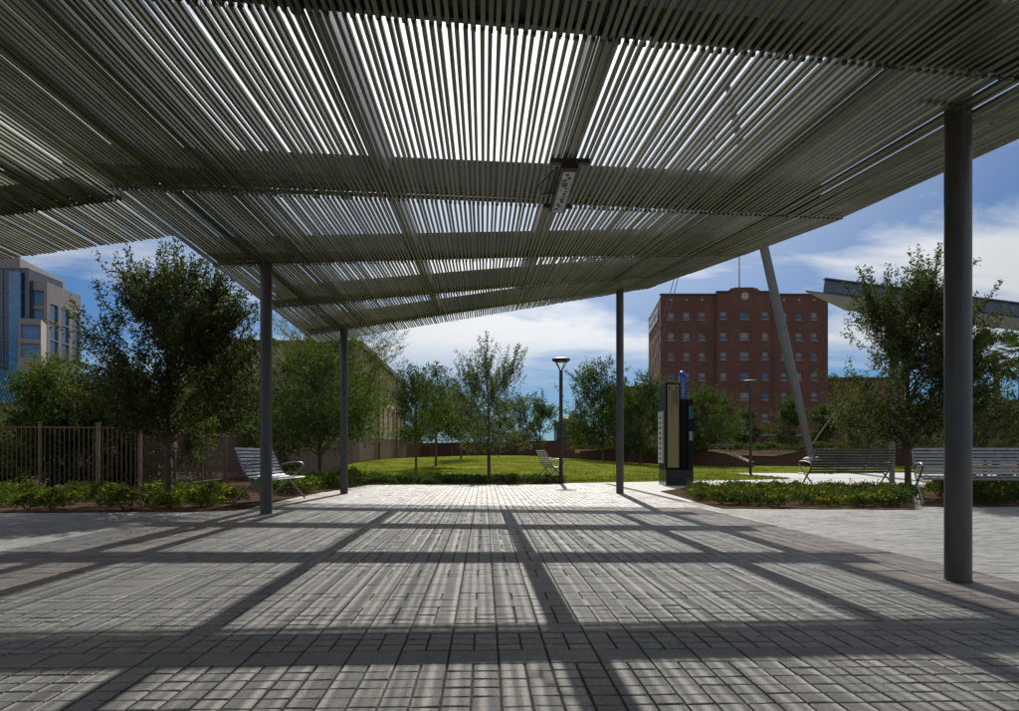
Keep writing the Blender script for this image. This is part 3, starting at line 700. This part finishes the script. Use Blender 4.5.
# ------------------------------------------------------------------ fence
fence=thing('picket_fence','brown metal picket fence with square posts behind the left flower bed','fence',(0,0,0))
fpts=[WX(-330,15.2),WX(-60,15.6),WX(40,16.0),WX(98,16.3),WX(140,16.6),WX(175,18.2),WX(202,20.5),WX(226,23),WX(246,26),WX(285,31),WX(322,37),WX(352,43),WX(380,50),WX(402,57),WX(420,64)]
for i in range(len(fpts)-1):
    a,b=Vector((*fpts[i],0)),Vector((*fpts[i+1],0)); a.z=ground_z(*fpts[i]); b.z=ground_z(*fpts[i+1])
    L=(b-a).length; n_=max(2,int(L/.088)); m=MB(); hgt=1.47
    for j in range(1,n_):
        p=a.lerp(b,j/n_); m.box(p.x-.0065,p.x+.0065,p.y-.0065,p.y+.0065,p.z+.08,p.z+hgt)
    for z in (.14,hgt-.03): m.bar(a+Vector((0,0,z)),b+Vector((0,0,z)),.03,.035)
    m.build('picket_panel',M['fence'],fence)
    m=MB(); wv=.036 if i in (3,4) else .026; m.box(a.x-wv,a.x+wv,a.y-wv,a.y+wv,a.z-.03,a.z+hgt+.06); m.box(a.x-wv-.012,a.x+wv+.012,a.y-wv-.012,a.y+wv+.012,a.z+hgt+.061,a.z+hgt+.085); m.build('post',M['post'],fence)

# ------------------------------------------------------------------ trees
DENS=2.0
def tree(name,label,loc,h,wd,cb,seed,clumps=26,shoots=14,lps=16,leaf=.06,lm='leaf_oak',r0=.06,group=None,spike=.5,spikes=0,lean=(0,0),prof=.75,aspect=.45,sig=.11,cat='tree'):
    rs=np.random.default_rng(seed); rd=random.Random(seed)
    root=thing(name,label,cat,loc,0,group); wood=MB(); H=h-cb
    def Rr(t): return wd/2*(math.sin(math.pi*min(.98,max(.02,t))**prof))**.65
    top=Vector((lean[0],lean[1],cb+.62*H)); 
    tp=[Vector((0,0,-.03))]+[Vector((lean[0]*q*q+rd.uniform(-1,1)*.03*h*.3*q,lean[1]*q*q+rd.uniform(-1,1)*.01*h*q,top.z*q)) for q in (.25,.5,.75,1)]
    wood.tube(tp,[r0*1.15,r0,r0*.8,r0*.55,r0*.25],8)
    P=[];D=[];Rn=[];CCs=[]
    for ci in range(clumps):
        t=rd.uniform(.04,.93); az=rd.uniform(0,2*math.pi); rr=Rr(t)*math.sqrt(rd.uniform(.05,.85))
        cc=Vector((math.cos(az)*rr+lean[0]*t,math.sin(az)*rr+lean[1]*t,cb+t*H))
        q=max(.12,min(.95,(cc.z-.45*rr-.1*H)/top.z)); q=max(q,cb*.8/top.z if cb*.8<top.z else .3); q=min(q,.97)
        i=min(3,int(q*4)); st=tp[i].lerp(tp[i+1],q*4-i); mid=st.lerp(cc,.5)+Vector((0,0,-.04*H*rd.random()+.05*H))
        rb=r0*.32; wood.tube([st,st.lerp(mid,.55)+Vector((rd.uniform(-1,1),rd.uniform(-1,1),0))*.01*wd,mid,cc],[rb,rb*.75,rb*.5,rb*.25],5,False)
        CCs.append(cc); bright=rd.uniform(-.25,.25)
        for si in range(shoots):
            off=Vector((rd.gauss(0,1),rd.gauss(0,1),rd.gauss(0,1)*.8))*sig*wd; b0=cc+off
            if b0.z<cb*.9: b0.z=cb*.9+rd.random()*.1
            dr=Vector((b0.x-lean[0]*.5,b0.y-lean[1]*.5,(b0.z-cb)*.35)).normalized()+Vector((rd.gauss(0,.45),rd.gauss(0,.45),rd.uniform(.1,1.1)*spike*1.6)); dr.normalize()
            ln=H*rd.uniform(.06,.15)*(1+ (spike if rd.random()<.25 else 0))
            e=b0+dr*ln; wood.tube([cc,cc.lerp(b0,.6)+Vector((0,0,.02*H)),b0,e],[rb*.24,rb*.18,rb*.12,rb*.05],3,False)
            n_=int(lps*DENS*rd.uniform(.6,1.4)*max(.6,ln/(H*.11)))
            s=rs.uniform(-.25,1.02,n_)[:,None]; base=np.array(b0)+np.array(dr)*ln*s+rs.normal(0,leaf*.55,(n_,3))
            dd=np.array(dr)*.5+rs.normal(0,.7,(n_,3)); P.append(base);D.append(dd);Rn.append(np.clip(rs.uniform(.1,.9,n_)+bright*.6,0,1))
    for k in range(spikes):
        cc=max((rd.choice(CCs) for _ in range(4)),key=lambda q_: math.hypot(q_.x,q_.y)/wd+q_.z/h*rd.uniform(.5,1.4))
        dr=Vector((cc.x,cc.y,(cc.z-cb-H*.35)*.9)).normalized()+Vector((rd.gauss(0,.3),rd.gauss(0,.3),rd.uniform(.2,.9))); dr.normalize()
        ln=H*rd.uniform(.20,.40); e=cc+dr*ln; md=cc+dr*ln*.5+Vector((rd.gauss(0,.02),rd.gauss(0,.02),-.02))*H
        wood.tube([cc,md,e],[r0*.12,r0*.08,r0*.03],4,False)
        n_=int(ln/leaf*7); q_=rs.uniform(.2,1.03,n_)[:,None]; pa=np.array(cc)*(1-q_)**2+2*np.array(md)*q_*(1-q_)+np.array(e)*q_**2
        P.append(pa+rs.normal(0,leaf*.45,(n_,3))); D.append(np.array(dr)*.6+rs.normal(0,.7,(n_,3))); Rn.append(rs.uniform(.2,1,n_))
    wood.build('trunk',M['bark'],root,True)
    link('crown',leaves_mesh('crown',np.concatenate(P),np.concatenate(D),leaf,M[lm],np.concatenate(Rn),aspect),root)
    return root
def at(px,Z): x,y=WX(px,Z); return (x,y,ground_z(x,y))
tree('oak_tree','large dark bushy oak in the flower bed before the left fence',at(168,12.9),3.8,2.65,1.2,11,58,20,17,.062,'leaf_oak',.055,spike=.6,spikes=100,prof=.8,sig=.095)
tree('oak_tree','bushy oak with open spiky crown between right benches',at(908,15.4),4.3,2.7,1.2,12,54,20,17,.064,'leaf_oak',.06,spike=.6,spikes=60,prof=.50,sig=.09)
tree('oak_tree','young sparse grey-green oak alone at the edge of the lawn',at(489,26.5),4.35,2.5,1.0,13,34,12,11,.075,'leaf_oak_grey',.06,spike=.6,spikes=46,prof=.6)
tree('ash_tree','leafy green tree seen between the two left canopy columns',at(320,22.5),4.0,3.3,1.0,14,32,16,15,.085,'leaf_ash',.06,spike=.4)
tree('ash_tree','leafy green tree behind the leftmost canopy column, against the fence',at(225,27),3.9,3.4,.8,15,32,16,14,.085,'leaf_ash',.06,spike=.4)
tree('feathery_tree','tall feathery pale green tree arching above the left columns, by the tan building',at(330,33),6.2,6.2,1.6,16,60,20,24,.12,'leaf_wisp',.1,spike=.6,aspect=.22,sig=.13)
tree('ash_tree','slim green tree on the lawn, nearest on its left side',at(416,30),4.2,2.2,1.4,17,19,13,12,.095,'leaf_ash',.05,spike=.5,prof=.9)
tree('ash_tree','slim green tree on the lawn behind its left neighbour',at(436,37),4.9,2.3,1.6,18,19,13,12,.11,'leaf_ash',.06,spike=.5,prof=.9)
tree('ash_tree','small green tree behind the sparse oak on the lawn',at(461,44),4.6,2.4,1.5,19,18,13,12,.12,'leaf_ash',.06,spike=.5)
tree('ash_tree','rounded green tree beyond the lawn right of the street lamp',at(603,50),6.4,4.6,1.2,20,34,16,15,.14,'leaf_ash',.08,spike=.4)
tree('ash_tree','broad green tree beyond the lawn between far column and kiosk',at(640,47),5.2,4.2,.9,21,34,16,15,.13,'leaf_ash',.08,spike=.3)
tree('ash_tree','green tree right behind the black kiosk',at(705,46),4.6,3.6,1.1,22,30,16,15,.12,'leaf_ash',.07,spike=.3)
tree('round_tree','small clipped round tree in front of the hotel entrance',at(746,64),4.2,2.4,1.5,23,20,16,15,.13,'leaf_hedge',.06,spike=.1)
tree('round_tree','small clipped round tree in front of the hotel, left of the mast',at(789,62),5.0,3.1,1.2,24,24,16,15,.13,'leaf_hedge',.07,spike=.1)
tree('round_tree','small clipped round tree just right of the mast foot',at(823,62),4.6,2.3,1.0,25,20,16,15,.13,'leaf_hedge',.07,spike=.1)
tree('ash_tree','dark leafy tree low behind the right-hand bench',at(985,30),3.0,3.6,.9,26,32,16,15,.10,'leaf_oak',.07,spike=.4)
tree('ash_tree','dark leafy tree cut off by the right edge',at(1035,33),3.1,3.6,.9,27,28,16,15,.10,'leaf_oak',.07,spike=.4)
tree('ash_tree','dark tree behind the right oak trunk',at(868,44),4.2,4.4,.8,28,28,16,15,.12,'leaf_oak',.07,spike=.3)
tree('ash_tree','dark tree behind the near right column',at(935,46),4.6,5.0,.8,29,28,16,15,.12,'leaf_oak',.07,spike=.3)
far=[(378,78,7.0,5,'far tree behind the end of the fence, near the tan building'),(432,80,6.2,5,'low far tree between the slim lawn trees'),(474,82,6.0,5.2,'low far tree left of the sparse oak trunk'),(520,74,6.3,4.2,'small round tree on the skyline left of the street lamp'),(540,78,6.0,3.6,'small round tree on the skyline just behind the street lamp'),(452,72,6.5,5,'far tree on the skyline behind the slim lawn trees'),
     (415,70,7.0,5,'far tree on the skyline beside the end of the fence'),(500,76,5.4,4.5,'low far tree beyond the lawn behind the sparse oak'),(595,72,5.2,4.5,'low far tree behind the rounded tree right of the lamp'),(666,70,7.0,4.6,'far tree on the skyline behind the kiosk'),
     (722,72,5.8,4.0,'far tree in front of the hotel between kiosk and far lamp')]
for i,(px,Z,h,wd,lb) in enumerate(far):
    tree('far_tree',lb,at(px,Z),h,wd,1.3,40+i,20,13,13,.17,'leaf_ash',.08,spike=.3,group='trees along the skyline beyond the lawn')
# big shrubs behind the left fence
for i,(px,Z,h,wd,lb) in enumerate([(52,17.6,2.75,1.9,'tall oleander shrub behind the fence at the far left'),(4,18.2,1.5,1.8,'dense shrub behind the fence at the left edge'),(105,18.0,2.1,2.2,'dark shrub behind the fence under the large oak'),
      (155,19.5,2.4,2.4,'dark shrub behind the fence right of the large oak trunk'),(205,25,3.4,3.4,'broad shrub behind the receding fence'),(262,30,3.2,4.0,'green shrub behind the fence beyond the first column')]):
    tree('tall_shrub',lb,at(px,Z),h,wd,.15,60+i,30,16,15,.095,'leaf_shrub' if i!=2 else 'leaf_oak',.035,spike=.5,cat='shrub',prof=.8)
tree('feathery_tree','pale feathery tree in front of the office tower',at(55,29),4.6,2.6,1.6,70,20,14,18,.09,'leaf_wisp',.05,spike=.3,aspect=.22)
# palms
def palm(px,Z,h,label,seed):
    rd=random.Random(seed); root=thing('palm_tree',label,'palm tree',at(px,Z)); m=MB(); m.tube([(0,0,-.05),(.05,0,h*.5),(0,0,h)],[.2,.16,.15],8); m.build('trunk',M['bark'],root,True)
    P=[];D=[]
    for i in range(46):
        az=rd.uniform(0,6.283); el=rd.uniform(-.9,1.2); L=rd.uniform(.7,1.1); d=Vector((math.cos(az)*math.cos(el),math.sin(az)*math.cos(el),math.sin(el)))
        e=Vector((0,0,h))+d*L
        for k in range(17):
            a=(k-8)/8*1.1; sd_=d.cross(Vector((0,0,1))).normalized(); q=d*math.cos(a)+sd_*math.sin(a); P.append(e); D.append(q+Vector((0,0,-.25)))
    link('fronds',leaves_mesh('fronds',np.array([list(p) for p in P]),np.array([list(p) for p in D]),.75,M['palm'],aspect=.09,jitter=.15),root)
palm(996,38,5.7,'dark fan palm right of the near column',1); palm(1021,42,6.2,'fan palm at the right picture edge',2)

# ------------------------------------------------------------------ bed planting
def shrub(name,label,seed,wd,h,lm,flowers,n=900,leaf=.045):
    rs=np.random.default_rng(seed); root=thing(name,label,'shrub',(0,0,-50))
    az=rs.uniform(0,2*np.pi,n); t=rs.uniform(0,1,n)**.6; r=wd/2*np.sqrt(rs.uniform(.15,1,n))*np.sqrt(np.clip(1-t**2.2,0,1))*(1+.25*np.sin(3*az+seed))
    pos=np.stack([np.cos(az)*r,np.sin(az)*r,.02+t*h*(1+.15*np.sin(2*az+seed*2))],axis=1); d=np.stack([np.cos(az)*.6,np.sin(az)*.6,.7*np.ones(n)],axis=1)+rs.normal(0,.5,(n,3))
    # upright sprigs
    for k in range(16):
        a=rs.uniform(0,6.28); rr=wd/2*math.sqrt(rs.uniform(0,.8)); b=np.array([math.cos(a)*rr,math.sin(a)*rr,h*.6]); dv=np.array([math.cos(a)*.4,math.sin(a)*.4,1])+rs.normal(0,.2,3); L=h*rs.uniform(.4,.75)
        s=rs.uniform(0,1,(14,1)); pos=np.concatenate([pos,b+dv*L*s+rs.normal(0,.012,(14,3))]); d=np.concatenate([d,dv*.6+rs.normal(0,.6,(14,3))])
    link('foliage',leaves_mesh('foliage',pos,d,leaf,M[lm],aspect=.5),root)
    m=MB()
    for k in range(9):
        a=rs.uniform(0,6.28); rr=wd/2*.7; m.tube([(0,0,-.02),(math.cos(a)*rr*.5,math.sin(a)*rr*.5,h*.45),(math.cos(a)*rr,math.sin(a)*rr,h*.8)],[.008,.006,.003],4,False)
    m.build('stems',M['bark'],root)
    if flowers:
        nf=flowers; az=rs.uniform(0,6.28,nf); r=wd/2*np.sqrt(rs.uniform(0,1,nf))*.95; zf=h*(1.0+.25*rs.uniform(-.8,1,nf))*np.sqrt(np.clip(1-(r/wd*1.5)**2,.2,1))
        b=np.stack([np.cos(az)*r,np.sin(az)*r,zf],axis=1); b=np.repeat(b,6,axis=0)+rs.normal(0,.010,(nf*6,3)); dd=rs.normal(0,1,(nf*6,3)); dd[:,2]=abs(dd[:,2])+.4
        link('flowers',leaves_mesh('flowers',b,dd,.022,M['flower'],aspect=.9),root)
    return root
protos={}
def plant(poly,n,kinds,label,group,sc=(.8,1.2),mind=.3,seed=1,name='flowering_shrub',ztop=.0,clip=None):
    rd=random.Random(seed); xs_=[p[0] for p in poly]; ys_=[p[1] for p in poly]; pts=[]; tries=0
    while len(pts)<n and tries<6000:
        tries+=1; x,y=rd.uniform(min(xs_),max(xs_)),rd.uniform(min(ys_),max(ys_))
        if not inside((x,y),poly) or any((x-a)**2+(y-b)**2<mind**2 for a,b in pts): continue
        if clip and not clip(x,y): continue
        pts.append((x,y))
    for (x,y) in pts:
        key=(name,rd.choice(kinds)); s_=rd.uniform(*sc); s=(s_,s_,s_*rd.uniform(.8,1.15))
        if key not in protos:
            k_=key[1]; protos[key]=shrub(name,label,*k_); r=protos[key]; r.location=(x,y,.01); r.scale=s; r['group']=group; r.rotation_euler=(0,0,rd.uniform(0,6.28))
        else: dup(protos[key],(x,y,.01),rd.uniform(0,6.28),label,group,s)
Y1=(1,.62,.26,'leaf_shrub',16); Y2=(2,.7,.30,'leaf_shrub',12); Y3=(3,.6,.22,'leaf_shrub',22); G1=(4,.62,.20,'leaf_hedge',0); G2=(5,.7,.24,'leaf_hedge',3)
bl_front=[GP(-120,512.5),GP(200,510.3),GP(236,508.8),GP(246,503.5),WX(243,16.6),WX(150,15.9),WX(-120,15.2)]
plant(bl_front,60,[Y1,Y2,Y3],'low shrub with yellow flowers in the bed along the left fence','yellow flowering shrubs along the left fence',(.6,.95),.32,3)
bl_back=[WX(290,15.6),GP(345,487.2),GP(369,484.3),WX(362,23.8),WX(300,22),WX(262,17.5)]
plant(bl_back,34,[Y2,G2],'leafy green shrub in the bed behind the left bench','green shrubs behind the left bench',(.8,1.2),.42,4,'leafy_shrub')
plant([GP(368,484.6),GP(560,484.1),WX(558,23.3),WX(362,23.9)],60,[G1,G2],'low dark green shrub in the narrow bed at the lawn edge','low shrubs edging the lawn',(.7,1.0),.28,5,'hedge_shrub')
bri=[GP(684,496),GP(722,507.3),GP(912,508.6),GP(909,492),GP(760,491),GP(700,491)]
plant(bri,95,[Y1,Y3,G2,G2],'low shrub with a few yellow flowers in the bed by the right bench','flowering shrubs in the right bed',(.6,.85),.27,6,'bedding_shrub',clip=None)
plant([GP(936,505.5),GP(1120,505.5),GP(1120,490),GP(932,490)],40,[Y1,Y2,Y3],'yellow flowering shrub in the bed behind the near right column','yellow shrubs at the right edge',(.8,1.1),.34,8,'border_shrub')

rd=random.Random(31)
for k in range(26):
    px=600+k*11.5+rd.uniform(-4,4); Zq=rd.uniform(53,58); xq,yq=WX(px,Zq)
    zq=HZ(449.8,Zq)-.02
    if k==0: tsh=shrub('terrace_shrub','low dark shrub on the planted terrace above the retaining walls',77,1.1,.38,'leaf_hedge',0,500,.09); tsh.location=(xq,yq,zq-.1); tsh['group']='shrubs on the terrace'
    else: dup(tsh,(xq,yq,zq-.1),rd.uniform(0,6.28),tsh['label'],tsh['group'],(rd.uniform(.8,1.4),)*3)

# ------------------------------------------------------------------ benches
PROF=[(-.30,.95),(-.275,.89),(-.25,.83),(-.225,.77),(-.2,.71),(-.175,.65),(-.15,.59),(-.115,.53),(-.06,.475),(.02,.445),(.10,.435),(.18,.437),(.26,.445),(.33,.43)]
def make_bench(label,loc,rz,L=2.0):
    t=thing('park_bench',label,'bench',loc,rz)
    b=MB(); s=MB()
    for i,(u,v) in enumerate(PROF):
        a=PROF[max(0,i-1)]; c_=PROF[min(len(PROF)-1,i+1)]; tx,tz=c_[0]-a[0],c_[1]-a[1]; l=math.hypot(tx,tz); tx/=l; tz/=l; hw=.021; th=.006; nx_,nz_=-tz,tx
        P=[]
        for x in (-L/2,L/2):
            for (e,f) in ((-1,-1),(1,-1),(1,1),(-1,1)): P.append((x,-(u+tx*hw*e+nx_*th*f),v+tz*hw*e+nz_*th*f))
        (b if i<8 else s).hexa(P)
    b.build('backrest',M['bench'],t); s.build('seat',M['bench'],t)
    m=MB()
    for x in (-L*.17,L*.17): m=MB(); m.tube([(x,-u-.012*0,v-.014) for u,v in [(p[0]-.012,p[1]) for p in PROF]],.009,6); m.build('stretcher',M['bench'],t,True)
    path=[(-.34,0.01),(-.25,.12),(-.12,.26),(.02,.38),(.16,.5),(.27,.6),(.30,.66),(.26,.70),(.15,.705),(-.02,.69),(-.12,.66),(-.15,.60),(-.10,.5),(-.02,.41),(.08,.30),(.22,.14),(.33,.01)]
    for x in (-L/2-.02,L/2+.02):
        m=MB(); m.tube([(x,-u,v) for u,v in path],.017,8); m.tube([(x,-.02,.41),(x,-.10,.435),(x,-.3,.43)],.013,6); m.tube([(x,.02,.40),(x,.15,.58),(x,.28,.93)],.013,6); m.build('end_frame',M['bench'],t,True)
    return t
def mid(p,q): return ((p[0]+q[0])/2,(p[1]+q[1])/2,0.012)
# in its own frame a bench faces -Y
b0=make_bench('silver slatted bench beside the leftmost canopy columns, facing the plaza',(-3.83,13.75,.005),R(90-2))
dup(b0,(*WX(550,24.0),.03),R(90+4),'small distant silver bench beside the street lamp')
dup(b0,(*WX(847,16.9),.01),R(180+12),'silver slatted bench behind the shrubs left of the oak trunk')
dup(b0,(*WX(982,12.95),.005),R(-14),'silver slatted bench half hidden by the near right column')

# ------------------------------------------------------------------ lamps
def lamp(label,loc,h):
    t=thing('street_lamp',label,'street lamp',loc); m=MB(); m.lathe([(.10,0),(.10,.03),(.06,.05),(.055,h-.42),(.05,h-.36)],20); m.build('pole',M['lamp'],t,True)
    m=MB(); m.lathe([(.235,h-.10),(.275,h-.07),(.275,h-.02),(.2,h)],32); m.build('lamp_head',M['lamp'],t,True)
    m=MB(); m.lathe([(.19,h-.118),(.23,h-.102)],28); m.build('lens',M['lampglass'],t)
    m=MB()
    for i in range(4):
        a=i*math.pi/2+.5; m.tube([(.03*math.cos(a),.03*math.sin(a),h-.38),(.23*math.cos(a),.23*math.sin(a),h-.09)],.014,6)
    m.build('bracket',M['lamp'],t); return t
l0=lamp('dark street lamp with a round flat head at the edge of the lawn',(*WX(561,23.0),.0),3.8)
x,y=WX(750.5,30.2); dup(l0,(x,y,lz(x,y)),.4,'dark street lamp farther back on the lawn in front of the hotel')

# ------------------------------------------------------------------ kiosk
kx,ky=WX(666,20.9); kz=.004
ki=thing('information_kiosk','black granite information kiosk with cream map panel and blue emergency top','kiosk',(kx,ky,kz),-YAW)
m=MB(); m.box(0,.76,0,1.0,0,.43); m.build('base',M['granite'],ki)
m=MB(); m.box(.0,.40,.06,.95,.432,2.85); m.box(.41,.43,.1,.9,.43,2.4); mc=m.build('map_case',M['blackmetal'],ki)
m=MB(); m.box(.055,.365,.045,.058,.50,2.80); mp_=m.build('map_panel',M['mapcream'],mc)
m=MB()
for (a,b,z0,z1) in ((.085,.125,2.66,2.75),(.275,.325,2.66,2.75)): m.box(a,b,.040,.0445,z0,z1)
for i in range(7):
    a=.195+i*.022; m.box(a,a+.008,.040,.0445,2.62-U(.25,.75),2.64)
m.box(.16,.166,.040,.0445,1.9,2.75); m.box(.09,.095,.040,.0445,2.2,2.6); m.build('print',M['ink'],mp_)
m=MB(); m.box(-.055,-.005,.25,.85,.62,2.08); sp_=m.build('side_panel',M['signwhite'],ki)
m=MB()
for i in range(9):
    z=.72+i*.145; m.box(-.0595,-.0555,.35+U(0,.1),.75-U(0,.15),z,z+.05)
m.build('print',M['ink'],sp_)
m=MB(); m.box(.46,.76,.12,.85,.432,2.40); m.box(.62,.76,.02,.119,.25,2.3); ph=m.build('phone_tower',M['blackmetal'],ki)
m=MB(); m.box(.64,.74,.008,.018,1.25,1.5); m.build('call_panel',M['greypanel'],ph)
m=MB(); m.box(.63,.75,.008,.018,1.85,2.22); m.build('speaker_grille',M['darkglass'],ph)
m=MB(); m.box(.42,.60,.14,.36,2.402,3.06); m.build('beacon_box',M['bluebox'],ki)
m=MB(); m.lathe([(.075,3.062),(.08,3.1),(.07,3.17),(.03,3.2)],16,(.5,.25)); m.build('beacon_lamp',M['bluelamp'],ki,True)
cu=bpy.data.curves.new('lettering','FONT'); cu.body='EMERGENCY'; cu.size=.115; cu.align_x='CENTER'; cu.align_y='CENTER'; cu.extrude=.002
to=bpy.data.objects.new('tmp_text',cu); COL.objects.link(to); dg=bpy.context.evaluated_depsgraph_get(); me=bpy.data.meshes.new_from_object(to.evaluated_get(dg)); bpy.data.objects.remove(to)
me.materials.clear(); me.materials.append(M['letter']); lo=link('lettering',me,ki); lo.location=(.51,.135,2.73); lo.rotation_euler=Matrix(((0,-1,0),(0,0,-1),(1,0,0))).to_euler(); lo.scale=(.82,1,1)

# ------------------------------------------------------------------ leaning mast and its cables
Zm=43.5; base=Vector((*WX(812,Zm),.55)); tp_=Vector((*WX(727,Zm+1),HZ(75,Zm)))
mt=thing('leaning_mast','tall grey steel mast leaning left in front of the hotel','mast',base); d=tp_-base
m=MB(); m.tube([(0,0,0),d*.3,d*.7,d],[.19,.26,.26,.15],20); m.build('pole',M['mast'],mt,True)
m=MB(); m.lathe([(.5,-.05),(.5,.12),(.3,.2)],20); m.build('footing',M['trim'],mt,True)
for dxp in (0,6):
    m=MB(); a=d*.985; anchor=Vector((*WX(622+dxp*1.2,Zm+3),.4))-base; m.tube([a,anchor],.022,6); m.build('stay_cable',M['cable'],mt)
m=MB(); m.tube([(0,0,.9),Vector((*WX(846,Zm-1),HZ(398,Zm)))-base],.045,6); m.build('strut',M['mast'],mt)
